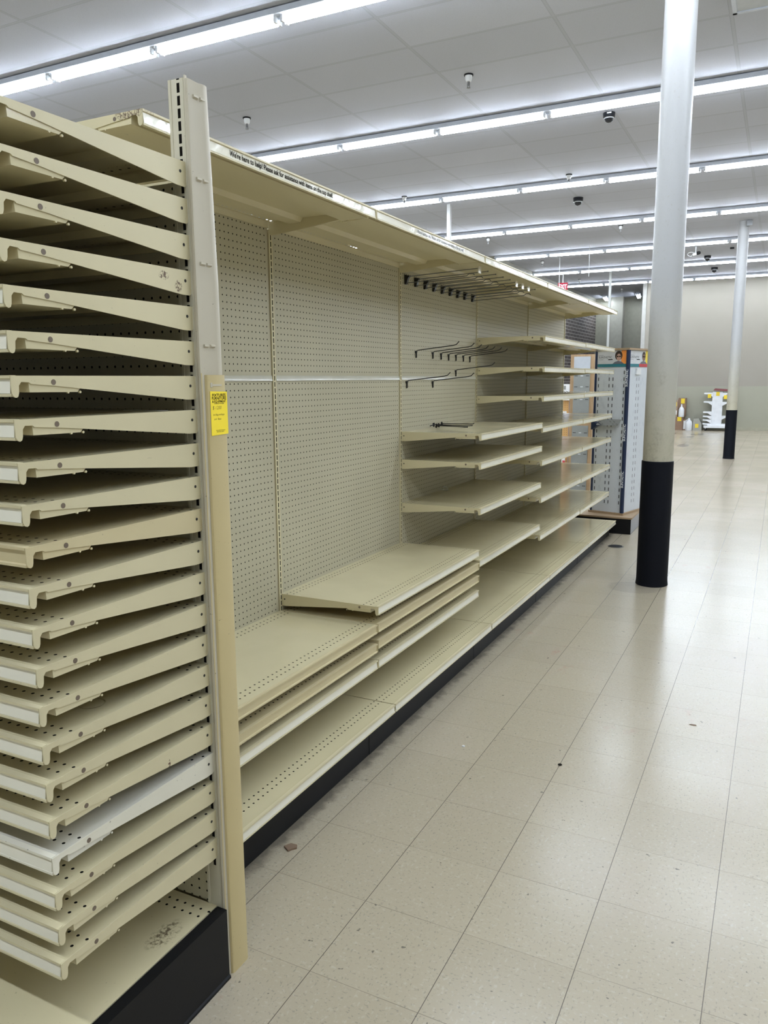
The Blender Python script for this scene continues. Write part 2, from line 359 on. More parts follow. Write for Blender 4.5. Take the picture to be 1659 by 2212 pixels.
# ---------------------------------------------------------------- mesh helpers
class MB:
    def __init__(s): s.bm = bmesh.new(); s.mats = []
    def mi(s, mat):
        if mat not in s.mats: s.mats.append(mat)
        return s.mats.index(mat)
    def faces(s, fs, mat):
        i = s.mi(mat) if mat else 0
        for f in fs: f.material_index = i
    def box(s, x0, x1, y0, y1, z0, z1, mat=None):
        vs = [s.bm.verts.new(p) for p in ((x0,y0,z0),(x1,y0,z0),(x1,y1,z0),(x0,y1,z0),(x0,y0,z1),(x1,y0,z1),(x1,y1,z1),(x0,y1,z1))]
        fs = [s.bm.faces.new([vs[i] for i in q]) for q in ((3,2,1,0),(4,5,6,7),(0,1,5,4),(1,2,6,5),(2,3,7,6),(3,0,4,7))]
        s.faces(fs, mat); return s
    def prism(s, pts, ax, a0, a1, mat=None):
        """pts 2-D polygon in the two other axes (cyclic order), extruded along ax from a0 to a1"""
        def mk(p, a):
            q = [0, 0, 0]; o = [i for i in range(3) if i != ax]; q[o[0]] = p[0]; q[o[1]] = p[1]; q[ax] = a; return q
        A = [s.bm.verts.new(mk(p, a0)) for p in pts]; B = [s.bm.verts.new(mk(p, a1)) for p in pts]
        n = len(pts); fs = [s.bm.faces.new(A[::-1]), s.bm.faces.new(B)]
        for i in range(n): fs.append(s.bm.faces.new((A[i], A[(i+1) % n], B[(i+1) % n], B[i])))
        s.faces(fs, mat); return s
    def tube(s, path, r, n=8, mat=None, cap=True):
        path = [Vector(p) for p in path]; rings = []
        if not isinstance(r, (list, tuple)): r = [r]*len(path)
        up = Vector((0, 0, 1))
        for i, p in enumerate(path):
            d = (path[min(i+1, len(path)-1)] - path[max(i-1, 0)]).normalized()
            ref = up if abs(d.dot(up)) < 0.95 else Vector((0, 1, 0))
            a = d.cross(ref).normalized(); b = d.cross(a)
            rings.append([s.bm.verts.new(p + (a*math.cos(2*PI*k/n) + b*math.sin(2*PI*k/n))*r[i]) for k in range(n)])
        fs = []
        for i in range(len(rings)-1):
            for k in range(n): fs.append(s.bm.faces.new((rings[i][k], rings[i][(k+1) % n], rings[i+1][(k+1) % n], rings[i+1][k])))
        if cap: fs.append(s.bm.faces.new(rings[0][::-1])); fs.append(s.bm.faces.new(rings[-1]))
        s.faces(fs, mat); return s
    def lathe(s, prof, n=24, mat=None, center=(0, 0, 0)):
        cx, cy, cz = center; rings = []
        for r, z in prof:
            rings.append([s.bm.verts.new((cx+max(r, 1e-4)*math.cos(2*PI*k/n), cy+max(r, 1e-4)*math.sin(2*PI*k/n), cz+z)) for k in range(n)])
        fs = []
        for i in range(len(rings)-1):
            for k in range(n): fs.append(s.bm.faces.new((rings[i][k], rings[i][(k+1) % n], rings[i+1][(k+1) % n], rings[i+1][k])))
        fs.append(s.bm.faces.new(rings[0][::-1])); fs.append(s.bm.faces.new(rings[-1]))
        s.faces(fs, mat); return s
    def disc(s, c, nrm, r, mat, n=10, th=0.0006):
        c = Vector(c); nrm = Vector(nrm); return s.tube([c, c+nrm*th], r, n, mat)
    def build(s, name, mat=None, parent=None, loc=(0, 0, 0), rot=(0, 0, 0), smooth=True):
        bmesh.ops.recalc_face_normals(s.bm, faces=s.bm.faces)
        me = bpy.data.meshes.new(name)
        if mat and not s.mats: s.mats = [mat]
        elif mat and s.mats and s.mats[0] is None: s.mats[0] = mat
        s.bm.to_mesh(me); s.bm.free()
        for mm in s.mats: me.materials.append(mm)
        if smooth:
            me.shade_smooth() if hasattr(me, 'shade_smooth') else None
            me.set_sharp_from_angle(angle=math.radians(35))
        o = bpy.data.objects.new(name, me); COL.objects.link(o)
        o.location = loc; o.rotation_euler = rot
        if parent: o.parent = parent
        return o

def tag(o, label, cat, group=None):
    o['label'] = label; o['category'] = cat
    if group: o['group'] = group
    return o
def thing(name, label, cat, loc=(0, 0, 0), rot=(0, 0, 0), group=None):
    o = bpy.data.objects.new(name, None); COL.objects.link(o)
    o.location = loc; o.rotation_euler = rot; o.empty_display_size = 0.1
    return tag(o, label, cat, group)
def struct(name, mb, mat, **k):
    o = mb.build(name, mat, **k); o['kind'] = 'structure'; return o
def copy_tree(o, parent=None):
    c = o.copy(); COL.objects.link(c)
    if parent: c.parent = parent
    for ch in [q for q in o.children]: copy_tree(ch, c)
    return c
def place(root, loc, rot=None, label=None, group=None, first=False):
    o = root if first else copy_tree(root)
    o.location = loc
    if rot: o.rotation_euler = rot
    if label: o['label'] = label
    if group: o['group'] = group
    return o
DG = None
def text_mesh(name, body, size, mat, parent, loc, rot, bold=0.0, align='LEFT', sx=1.0, space=1.0, shear=0.0):
    cu = bpy.data.curves.new(name+'_curve', 'FONT'); cu.body = body; cu.size = size; cu.offset = bold; cu.align_x = align
    cu.extrude = 0.00005; cu.resolution_u = 3; cu.space_character = space; cu.shear = shear
    to = bpy.data.objects.new('tmp', cu); COL.objects.link(to)
    bpy.context.view_layer.update()
    dg = bpy.context.evaluated_depsgraph_get()
    me = bpy.data.meshes.new_from_object(to.evaluated_get(dg)); me.name = name
    bpy.data.objects.remove(to); me.materials.clear(); me.materials.append(mat)
    o = bpy.data.objects.new(name, me); COL.objects.link(o)
    o.location = loc; o.rotation_euler = rot; o.scale = (sx, 1, 1)
    if parent: o.parent = parent
    return o
FACE_PX = (PI/2, 0, PI/2)       # text facing +X, reading towards +Y
FACE_MY = (PI/2, 0, 0)          # text facing -Y, reading towards +X

# ================================================================ SETTING
XL, XR, YN, YF = -9.5, 7.0, -5.0, 23.12
REC_Y, BRX = 27.0, -4.69
struct('floor', MB().box(XL, XR, YN, REC_Y, -0.05, 0), M['floor'])
struct('ceiling', MB().box(XL, XR, YN, REC_Y, H, H+0.05), M['ceiling'])
struct('wall_far', MB().box(-2.50, XR, YF, YF+0.25, 0, H), M['wall_far'])
struct('trim_1', MB().box(-2.53, -2.42, YF-0.02, YF+0.27, 0, H), M['wall_white'])
struct('wall_right', MB().box(XR, XR+0.1, YN, REC_Y, 0, H), M['wall'])
struct('wall_near', MB().box(XL, XR, YN-0.1, YN, 0, H), M['wall'])
struct('wall_left', MB().box(XL-0.1, XL, YN, REC_Y, 0, H), M['wall'])
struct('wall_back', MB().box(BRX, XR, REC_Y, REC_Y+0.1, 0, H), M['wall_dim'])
struct('wall_brick', MB().box(BRX-0.3, BRX, 16.0, REC_Y, 0, 3.75), M['brick'])
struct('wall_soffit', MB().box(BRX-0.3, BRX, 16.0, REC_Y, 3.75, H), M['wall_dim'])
struct('wall_partition', MB().box(XL, BRX-0.3, 16.0, 16.2, 0, H), M['wall'])
struct('trim_2', MB().box(-4.12, -3.72, REC_Y-0.32, REC_Y, 0, H), simple('pilaster_paint', (0.32, 0.31, 0.26), 0.55))
struct('baseboard_far', MB().box(-2.4, XR, YF-0.008, YF, 0, 0.09), simple('grubby_baseboard', (0.36, 0.34, 0.25), 0.6))

# ================================================================ CEILING LIGHTS
LX0, LY0 = -1.039, 3.867
def make_fixture():
    r = thing('strip_light', 'white twin-tube fluorescent strip light', 'ceiling light')
    L = 1.2192
    MB().box(-L/2, L/2, -0.055, 0.055, H-0.010, H).box(-L/2, L/2, -0.078, 0.078, H-0.052, H-0.010).build('housing', M['housing'], r, loc=(0, 0, -H))
    MB().prism([(-0.012, H-0.052), (-0.008, H-0.066), (0.008, H-0.066), (0.012, H-0.052)], 0, -L/2, L/2).build('centre_rib', M['housing'], r, loc=(0, 0, -H))
    for s in (-1, 1):
        tb = MB().tube([(-L/2+0.040, s*0.030, -0.078), (L/2-0.040, s*0.030, -0.078)], 0.0165, 12)
        tb.bm.faces.ensure_lookup_table(); tb.bm.normal_update()
        tb.mats = [M['tube'], M['tube_back']]
        for f in tb.bm.faces:      # LED tubes: full emission below, weaker glow added above to brighten the ceiling
            f.material_index = 1 if f.calc_center_median().z > -0.0745 or abs(f.normal.x) > 0.9 else 0
        tb.build('tube', None, r)
        for e in (-1, 1):
            xs = e*(L/2-0.030)
            MB().box(xs-0.009, xs+0.009, s*0.030-0.016, s*0.030+0.016, -0.098, -0.050).tube([(xs-e*0.012, s*0.030, -0.078), (xs+e*0.0, s*0.030, -0.078)], 0.0175, 10).build('socket', M['socket'], r)
    return r
def project(p):
    d = Vector(p) - CAM_POS; z = d.dot(_f)
    if z < 0.1: return None
    return 829.5 + FPX*d.dot(_r)/z, 1106 - FPX*d.dot(_u)/z
ORD = ['first', 'second', 'third', 'fourth', 'fifth', 'sixth', 'seventh', 'eighth', 'ninth', 'tenth', 'eleventh', 'twelfth']
fix = make_fixture(); used = False
for k in range(-2, 7):
    y = LY0 + 3.048*k; vis = 0
    for n in range(-6, 7):
        x = LX0 + 1.2192*(n+0.5)
        if x > XR-0.7 or x < XL+0.7: continue
        if y > 14 and x < BRX+0.1: continue
        seen = False
        for q in (-0.5, -0.25, 0, 0.25, 0.5):
            pr = project((x+q*1.1, y, H-0.08))
            if pr and 0 < pr[0] < 1659 and 0 < pr[1] < (235+0.421*(pr[0]-290) if pr[0] > 440 else 215) and not (1432 < pr[0] < 1492): seen = True
        if seen:
            lab = 'white fluorescent strip light, %s from the left in the %s ceiling row from the front' % (ORD[vis], ORD[k]); vis += 1
        else:
            lab = 'white fluorescent strip light outside the view'
        place(fix, (x, y, H), label=lab, group='fluorescent strip lights in ceiling rows', first=not used); used = True
# two fixtures in the recess, running the other way
for (x, y, rz, lab) in ((-3.12, 26.0, 0.12+PI/2, 'white strip light hung crosswise in the far recess, nearer the pale wall corner'),
                    (-4.25, 26.3, 0.12+PI/2, 'white strip light hung crosswise in the far recess, just above the shelving end')):
    o = place(fix, (x, y, H), (0, 0, rz), lab, 'recess strip lights')

# ceiling hardware
def sprinkler(x, y, lab):
    r = thing('sprinkler_head', lab, 'sprinkler', (x, y, H), group='ceiling sprinklers')
    MB().lathe([(0.040, 0), (0.040, -0.004), (0.034, -0.006), (0.030, -0.045), (0.024, -0.060), (0.020, -0.062)], 20).build('cup', M['white_metal'], r)
    MB().lathe([(0.042, 0.001), (0.042, -0.012)], 20).build('gasket', M['black_matte'], r)
    MB().lathe([(0.012, -0.060), (0.012, -0.085), (0.006, -0.088), (0.005, -0.100)], 12).box(-0.013, -0.009, -0.003, 0.003, -0.112, -0.08).box(0.009, 0.013, -0.003, 0.003, -0.112, -0.08).lathe([(0.017, -0.112), (0.017, -0.115)], 12).build('nozzle', M['plumb'], r)
sprinkler(-3.951, 5.725, 'white cupped sprinkler on the ceiling, above the posted end of the shelving at left')
sprinkler(-1.454, 5.708, 'white cupped sprinkler on the ceiling in front of the second light row, top middle')
sprinkler(-4.014, 9.765, 'small sprinkler just in front of the third light row, at its left end')
sprinkler(-1.490, 9.668, 'small sprinkler in front of the third light row, near the big column')
sprinkler(-4.066, 13.751, 'tiny sprinkler beyond the fourth light row')
sprinkler(-3.951, 17.278, 'tiny dark sprinkler beyond the fifth light row')
sprinkler(-3.964, 21.181, 'tiny dark sprinkler beyond the sixth light row, above the red sign')
sprinkler(-1.52, 13.72, 'tiny sprinkler hanging just beyond the fourth light row, left of the big column')
sprinkler(-3.3, 24.0, 'tiny dark sprinkler over the far recess')
def dome(x, y, lab, r0=0.062):
    r = thing('dome_camera', lab, 'security camera', (x, y, H), group='black dome cameras')
    s = r0/0.062
    MB().lathe([(0.062*s, 0), (0.064*s, -0.006), (0.060*s, -0.045*s), (0.046*s, -0.052*s)], 24).build('mount', M['dome'], r)
    MB().lathe([(0.046*s, -0.050*s), (0.044*s, -0.066*s), (0.036*s, -0.082*s), (0.022*s, -0.092*s), (0.004*s, -0.096*s)], 24).build('lens_bubble', M['dome'], r)
    MB().lathe([(0.050*s, -0.0505*s), (0.049*s, -0.056*s), (0.046*s, -0.057*s)], 24).build('trim_ring', M['socket'], r)
    return r
r = dome(-0.518, 7.38, 'black dome camera on the ceiling behind the second light row, left of the big column')
MB().box(-0.01, 0.035, -0.0665, -0.0635, -0.022, -0.010).build('label_plate', M['white_print'], r)
dome(-1.697, 11.122, 'black dome camera on the ceiling behind the third light row', 0.075)
dome(-0.521, 14.207, 'black dome camera half hidden behind the big column', 0.07)
dome(-0.411, 18.358, 'black dome camera beside the white bullet camera', 0.075)
dome(-0.414, 20.506, 'black dome camera closest to the far wall', 0.08)
r = thing('bullet_camera', 'white bullet camera on a stem with a looping cable, right of the big column', 'security camera', (-0.523, 16.85, H))
MB().tube([(0, 0, 0), (0, 0, -0.13)], 0.012, 10).build('stem', M['white_metal'], r)
MB().tube([(-0.05, 0, -0.165), (-0.01, -0.01, -0.155), (0.03, -0.02, -0.145)], [0.028, 0.03, 0.03], 12).build('body', M['white_metal'], r)
MB().tube([(0.03, -0.02, -0.145), (0.075, -0.03, -0.14), (0.10, -0.035, -0.135)], [0.034, 0.034, 0.02], 12).build('hood', M['black'], r)
MB().tube([(-0.02, 0, -0.13), (-0.08, 0.0, -0.11), (-0.14, 0.0, -0.12), (-0.165, 0, -0.15), (-0.14, 0, -0.18), (-0.09, 0, -0.2), (-0.07, 0, -0.18)], 0.006, 8).build('cable', M['white_metal'], r)
tag(MB().box(-0.04, 0.04, -0.04, 0.04, -0.03, 0).build('ceiling_speaker', M['black'], None, loc=(0.155, 17.374, H)), 'small black box on the ceiling left of the far column', 'speaker')
# grey lens panel in the top right corner
r = thing('recessed_lens_panel', 'grey recessed ceiling panel in the top right corner of the view', 'ceiling panel', (0, 0, 0))
x0, y1 = CX0+1.2192*3+0.012, CY0-0.012
MB().box(x0+0.03, x0+1.165, y1-0.555, y1-0.03, H-0.004, H).build('lens', M['lens_grey'], r)
MB().box(x0, x0+0.03, y1-0.585, y1, H-0.012, H).box(x0+1.165, x0+1.195, y1-0.585, y1, H-0.012, H).box(x0, x0+1.195, y1-0.03, y1, H-0.012, H).box(x0, x0+1.195, y1-0.585, y1-0.555, H-0.012, H).build('frame', M['housing'], r)
# exit sign
r = thing('exit_sign', 'red glowing sign hanging from the ceiling above the shelving end', 'sign', (-4.03, 19.6, 3.80), (0, 0, 0.25))
MB().box(-0.125, 0.125, -0.02, 0.02, 0, 0.19).build('sign_box', M['exit'], r)
text_mesh('lettering', 'EXIT', 0.155, M['white_print'], r, (0, -0.0215, 0.040), FACE_MY, bold=0.002, align='CENTER', sx=0.66)
MB().tube([(0, 0, 0.19), (0, 0, H-3.80)], 0.01, 8).build('hanger_stem', M['white_metal'], r)
for (x, y, z1, lab) in ((-3.442, 16.922, 3.55, 'thin wire hanging from the ceiling above the shelving, left of the slim pole'), (-2.493, 15.657, 3.62, 'thin wire hanging from the ceiling, right of the slim pole')):
    tag(MB().tube([(x, y, H), (x, y, z1)], 0.006, 6).build('hanging_wire', M['white_metal']), lab, 'wire', 'hanging wires')

# ================================================================ COLUMNS
def column(x, y, r0, zb, lab):
    r = thing('round_column', lab, 'column', (x, y, 0), group='round columns with black bases')
    MB().tube([(0, 0, 0), (0, 0, H)], r0, 40).build('shaft', M['column'], r)
    MB().lathe([(r0+0.006, 0), (r0+0.010, 0.003), (r0+0.007, 0.03), (r0+0.006, 0.05), (r0+0.006, zb-0.004), (r0+0.003, zb)], 40).build('base_sleeve', M['sleeve'], r)
    return r
column(0.531, 4.38, 0.104, 0.915, 'large off-white round column with a black base sleeve in the aisle')
r = column(0.503, 14.42, 0.092, 0.905, 'far white round column with a black base, in front of the white cart')
MB().box(0.05, 0.14, -0.16, -0.10, H-0.10, H-0.01).build('bracket', M['plumb'], r)
for (x, y, lab) in ((-3.62, 10.6, 'slim white pole rising behind the top shelf to the third light row'), (-2.903, 20.1, 'slim white pole above the sunglass display, near the far recess')):
    r = thing('slim_pole', lab, 'pole', (x, y, 0), group='slim white poles')
    MB().box(-0.028, 0.028, -0.028, 0.028, 0, H).build('pole_shaft', M['pole'], r)

# ================================================================ SHELVES
W = 1.213
def bracket_profile(D, h=0.052):
    return [(0, 0), (D, 0), (D, -0.030), (D-0.003, -0.036), (D-0.008, -0.038), (D-0.012, -0.036), (D-0.014, -0.030), (D-0.015, -0.017),
            (D-0.020, -0.011), (D-0.036, -0.0115), (D-0.040, -0.0145), (D-0.10, -0.019), (0.03, -h), (0.006, -h), (0.0, -h+0.006)]
def make_shelf(Wd, D, mp, mb_, strip=True, name='metal_shelf', lip_mat=None, th=0.0022):
    r = thing(name, 'shelf', 'shelf')
    p = MB()
    p.box(-Wd/2+0.002, Wd/2-0.002, 0.0, D-0.004, -th, 0)
    p.box(-Wd/2+0.004, Wd/2-0.004, 0.0, 0.002, -0.028, -th)
    # hat channels folded under the sheet
    for (a, b, dp, i0, i1) in ((D-0.165, D-0.036, 0.030, 0.022, 0.0015), (0.085, 0.165, 0.018, 0.012, 0.012)):
        p.prism([(a-0.006, -th), (a+i0, -dp), (b-i1, -dp+0.001), (b, -th)], 0, -Wd/2+0.0023, Wd/2-0.0023)
    for s in (-1, 1):
        for yy in (D-0.150, D-0.122): p.tube([(s*(Wd/2-0.0020), yy, -0.0300), (s*(Wd/2-0.0060), yy, -0.0300)], 0.0024, 10)
    o = p.build('shelf_panel', mp, r)
    for s in (-1, 1):
        b = MB(); x0 = s*(Wd/2-0.0022) ; x1 = s*Wd/2
        b.prism(bracket_profile(D), 0, min(x0, x1), max(x0, x1), mb_)
        # hooks into the slots
        for (za, zb) in ((-0.006, -0.018), (-0.030, -0.042)):
            b.prism([(0, za), (-0.009, za+0.0), (-0.009, zb-0.006), (-0.005, zb-0.006), (-0.005, zb), (0, zb)], 0, min(x0, x1), max(x0, x1), mb_)
        b.disc((x1, D-0.088, -0.0115), (s, 0, 0), 0.0052, M['rivet'])
        b.disc((x1, 0.020, -0.022), (s, 0, 0), 0.0034, M['hole_shade'])
        b.build('bracket', None, r)
    q = MB()
    q.prism([(D-0.012, 0.0006), (D+0.0005, 0.0006), (D+0.0005, -0.0045), (D-0.0045, -0.007), (D-0.0045, -0.030), (D+0.0005, -0.0315), (D+0.0005, -0.036), (D-0.010, -0.036)], 0, -Wd/2+0.0025, Wd/2-0.0025)
    rail = q.build('price_rail', lip_mat or mb_, r)
    if strip:
        MB().prism([(D-0.0042, -0.006), (D-0.0032, -0.006), (D-0.0008, -0.0305), (D-0.0018, -0.0305)], 0, -Wd/2+0.006, Wd/2-0.006).build('label_strip', M['strip'], rail)
    return r
GX = -0.600                      # pegboard plane of the long run
S = 1.2192
UY = [0.008 + S*k for k in range(6)]       # upright centres
TILT = 0.006
sh_plain = make_shelf(W, D, M['paint_panel'], M['paint'])
sh_cream = make_shelf(W, D, M['cream_panel'], M['cream'], strip=False)
sh_pale = make_shelf(W, D, M['pale_panel'], M['pale'])
sh_ring = make_shelf(W, D, M['panel_ring'], M['paint'])
sh_edge = make_shelf(W, D, M['paint_panel'], M['paint'], strip=False, lip_mat=M['cream'])
first_used = set()
def put(proto, loc, rot, lab, group):
    f = proto.name not in first_used; first_used.add(proto.name)
    return place(proto, loc, rot, lab, group, first=f)

# ---- end-cap stack of 22 shelves (front faces -Y)
ECX, ECY = 0.109 - W/2, -0.103
zt = [1.966 - 0.0755*i for i in range(22)]
for i, z in enumerate(zt):
    proto = {10: sh_cream, 15: sh_ring, 18: sh_pale}.get(i, sh_plain)
    extra = {10: 'yellowed, ', 15: 'with a ring stain, ', 18: 'scuffed paler, '}.get(i, '')
    if i == 0: lab = 'topmost metal shelf of the tightly stacked end rack'
    elif i == 21: lab = 'beige metal shelf lowest on the tightly stacked end rack, just above its base deck'
    else: lab = 'beige metal shelf of the end rack, %snumber %s from its top' % (extra, (ORD[i] if i < 12 else {12:'thirteen',13:'fourteen',14:'fifteen',15:'sixteen',16:'seventeen',17:'eighteen',18:'nineteen',19:'twenty',20:'twenty-one'}[i]))
    jig = random.uniform(-0.0006, 0.0006)
    put(proto, (ECX+jig, ECY, z), (0, 0, PI), lab, 'shelves packed on the end rack')

# ---- end rack frame
fr = thing('end_rack', 'beige end rack frame with slotted post, holding the tight stack of shelves at left', 'shelving', (0, 0, 0))
def slotted_post(px, side, parent):
    """post with slots on the -Y face; local origin at slot line on the front face"""
    o = MB().prism([(-0.030, -0.0012), (-0.0235, -0.0012), (-0.0228, 0.0002), (-0.0220, 0.0002), (-0.0215, 0.000), (0.0100, 0.000), (0.0106, 0.0008), (0.0135, 0.0008), (0.0135, 0.0025), (-0.030, 0.0025)], 2, 0.0, 2.134, ).build('slotted_channel', M['post_slot'], parent, loc=(px, -0.105, 0))
    b = MB()
    b.box(px-0.030, px-0.028, -0.1025, -0.040, 0, 2.132)
    b.build('post_web', M['post'], parent)
for side, px in ((1, 0.102), (-1, -1.100)):
    slotted_post(px, side, fr)
# outer (visible) side of the right post
sp = MB()
sp.box(0.1155, 0.1185, -0.1065, -0.100, 0, 2.138)                                  # front bead
SPP = [(0.1175, -0.1055), (0.121, -0.1085), (0.126, -0.1075), (0.127, -0.103), (0.1265, -0.060), (0.130, -0.052), (0.131, -0.042), (0.128, -0.034), (0.120, -0.030), (0.083, -0.030), (0.083, -0.034), (0.118, -0.034), (0.122, -0.040), (0.122, -0.100)]
sp.prism(SPP, 2, 0.0, 1.72)
nv = len(sp.bm.verts)
sp.prism(SPP, 2, 1.72, 2.130)
sp.bm.verts.ensure_lookup_table()
for v_ in sp.bm.verts[nv:]:
    if v_.co.z > 2.0 and v_.co.y > -0.07: v_.co.y -= 0.013      # the far edge is bent inwards at the top
side = sp.build('side_panel', M['post'], fr)
for z in (2.102, 1.936, 1.760, 1.583):
    for (a, b_) in ((-0.094, -0.079), (-0.072, -0.057)):
        MB().prism([(0.126, z), (0.1310, z-0.001), (0.1310, z-0.005), (0.126, z-0.009)], 1, a, b_).build('clip_tab', M['post'], side)
cv = MB().prism([(0.1275, -0.0960), (0.1325, -0.0935), (0.1345, -0.0885), (0.1345, -0.038), (0.132, -0.031), (0.127, -0.0285), (0.127, -0.031), (0.1315, -0.036), (0.1315, -0.0885), (0.1275, -0.093)], 2, 0.0, 1.515)
cover = cv.build('post_cover', M['cover'], fr)
MB().box(0.1345, 0.1352, -0.079, -0.046, 1.490, 1.4945).prism([(-0.086, 1.488), (-0.0795, 1.487), (-0.0795, 1.498), (-0.086, 1.497)], 0, 0.1345, 0.1354).build('keyhole_slot', M['post'], cover)
MB().box(0.118, 0.127, -0.1065, -0.1035, 0, 1.519).build('cover_bead', M['cover'], cover)
# back panel of the end rack (perforated), base
MB().box(-1.081, 0.083, 0.0, 0.004, 0.19, 1.93).build('pegboard_panel', M['peg_x'], fr, loc=(0, -0.098, 0))
MB().box(-1.081, 0.083, -0.050, -0.046, 0.10, 1.95).build('back_sheet', M['paint'], fr)
MB().box(-1.119, -1.115, -0.105, -0.03, 0, 2.13).build('post_side', M['post'], fr)
EB = -0.665
fb = thing('plinth', 'black plinth of the end rack with its side kick plate, in the bottom left corner', 'base', (0, 0, 0))
bs = MB().box(0.112, 0.1325, EB-0.0, -0.1085, 0.0, 0.185).prism([(0.1325, 0.0), (0.137, 0.0), (0.1365, 0.006), (0.1325, 0.010)], 1, EB, -0.1085)
bs.box(0.104, 0.1325, EB, -0.1085, 0.185, 0.1915)
bs.build('side_kick_plate', M['black'], fb)
MB().box(-1.10, 0.112, EB, EB+0.004, 0, 0.17).build('front_kick_plate', M['black'], fb)
MB().box(-1.119, -1.10, EB, -0.1085, 0.0, 0.187).build('far_kick_plate', M['black'], fb)
dk = thing('base_deck', 'beige base deck of the end rack with a brown dirt stain', 'base shelf', (ECX-0.004, -0.105, 0.190))
dk.rotation_euler = (0, 0, PI)
MB().box(-0.600, 0.600, 0, 0.56, -0.003, 0).box(-0.600, 0.600, 0.557, 0.56, -0.03, -0.003).build('deck_panel', M['deck_stained'], dk)
# price tag
r = thing('price_tag', 'yellow paper price tag with black print stuck on the rack post', 'tag', (0.1350, -0.0890, 1.379), (0, 0, 0))
tagm = MB().prism([(0.0, -0.001), (0.060, 0.001), (0.0605, 0.098), (0.0005, 0.0995)], 0, 0.0, 0.0006).build('tag_paper', M['yellow'], r)
X_ = 0.0007
for (s_, y_, z_, sz, bd, sx) in (('FIXTURES', 0.0305, 0.0875, 0.0090, 0.00022, 1.27), ('FURNITURE', 0.0305, 0.0803, 0.0090, 0.00022, 1.10), ('& EQUIPMENT', 0.0305, 0.0738, 0.0070, 0.00018, 1.10)):
    text_mesh('heading_print', s_, sz, M['ink'], r, (X_, y_, z_), FACE_PX, bold=bd, align='CENTER', sx=sx)
text_mesh('small_print', 'AVAILABLE FOR SALE!!!', 0.0034, M['ink_brown'], r, (X_, 0.0305, 0.0705), FACE_PX, bold=0.0001, align='CENTER')
text_mesh('handwritten_price', '$ 1200', 0.0112, M['ink_brown'], r, (X_, 0.006, 0.0585), FACE_PX, bold=-0.0001, shear=0.2)
text_mesh('handwritten_note', 'inc\'ding endcaps', 0.0062, M['ink_brown'], r, (X_, 0.007, 0.0445), FACE_PX, bold=0, shear=0.3)
text_mesh('handwritten_note', 'and  Base', 0.0066, M['ink_brown'], r, (X_, 0.010, 0.0345), FACE_PX, bold=0, shear=0.3)
text_mesh('small_print', 'CUSTOMERS REMOVING', 0.0030, M['ink_brown'], r, (X_, 0.032, 0.0095), FACE_PX, align='CENTER')
text_mesh('small_print', 'ITEMS MUST SUPPLY', 0.0030, M['ink_brown'], r, (X_, 0.031, 0.0062), FACE_PX, align='CENTER')
tag(MB().prism([(0.0, 0), (0.10, 0.004), (0.11, 0.022), (0.02, 0.018)], 2, 0, 0.0006).build('paper_slip', M['paper'], None, loc=(-0.02, -0.20, zt[7]+0.001)), 'thin white paper slip lying on an upper shelf of the end rack', 'paper')

# ================================================================ LONG RUN
def zd(y): return 0.188 - 0.0065*y
for i in range(5):
    ya, yb = UY[i], UY[i+1]; yc = (ya+yb)/2
    place_lab = ['nearest bay, beside the post with the yellow tag', 'second bay, empty above its low stack of shelves', 'third bay, the one with wire hooks', 'fourth bay, stacked with seven shelves', 'farthest bay of the run, next to the sunglass display'][i]
    g = thing('shelving_bay', 'perforated beige back frame of the ' + place_lab, 'shelving', (GX, ya, 0), group='bays of the long shelving run')
    MB().box(-0.004, 0, 0.016, S-0.016, 0.15, 1.498).build('lower_pegboard', M['peg'], g)
    MB().box(-0.004, 0, 0.016, S-0.016, 1.520, 2.106).build('upper_pegboard', M['peg'], g)
    MB().box(-0.070, 0.0, 0.013, S-0.013, 2.106, 2.110).build('top_cap', M['paint'], g)  # cap added to block light leaking in behind the pegboard
    MB().box(-0.075, -0.070, 0.0, S, 0.15, 2.125).build('rear_sheet', M['paint'], g)
    MB().prism([(-0.003, 1.497), (0.003, 1.498), (0.0050, 1.502), (0.0035, 1.508), (0.002, 1.522), (-0.003, 1.522)], 1, 0.015, S-0.015).build('splice_strip', M['strip_clear'], g)
    for k in ([0, 1] if i == 4 else [0]):
        yy = S*k
        MB().box(-0.069, 0.005, -0.0115, 0.0115, 0.0, 2.10).build('upright', M['upright'], g, loc=(0, yy, 0))
    g = thing('plinth', 'black plinth and kick plate under the ' + ['nearest bay of the run', 'second bay of the run', 'third bay of the run', 'fourth bay of the run', 'farthest bay of the run'][i], 'base', (GX, ya, 0), group='bases of the long shelving run')
    for yy in (0.03, S-0.03): MB().box(0.008, 0.488, yy-0.002, yy+0.002, 0.0, 0.135).build('base_bracket', M['black'], g)
    # kick plate: long plate plus overlapping end cap
    kx = 0.494
    mbk = MB().prism([(kx-0.003, 0.0), (kx, 0.0), (kx, zd(yc)-0.032), (kx-0.003, zd(yc)-0.032)], 1, 0.0, S-0.09)
    mbk.box(kx-0.004, kx+0.0015, S-0.12, S, 0.0, zd(yc)-0.034)
    mbk.build('kick_plate', M['black'], g)
    if i == 4:
        MB().box(0.008, kx-0.005, S-0.004, S, 0, 0.13).build('end_kick_plate', M['black'], g)
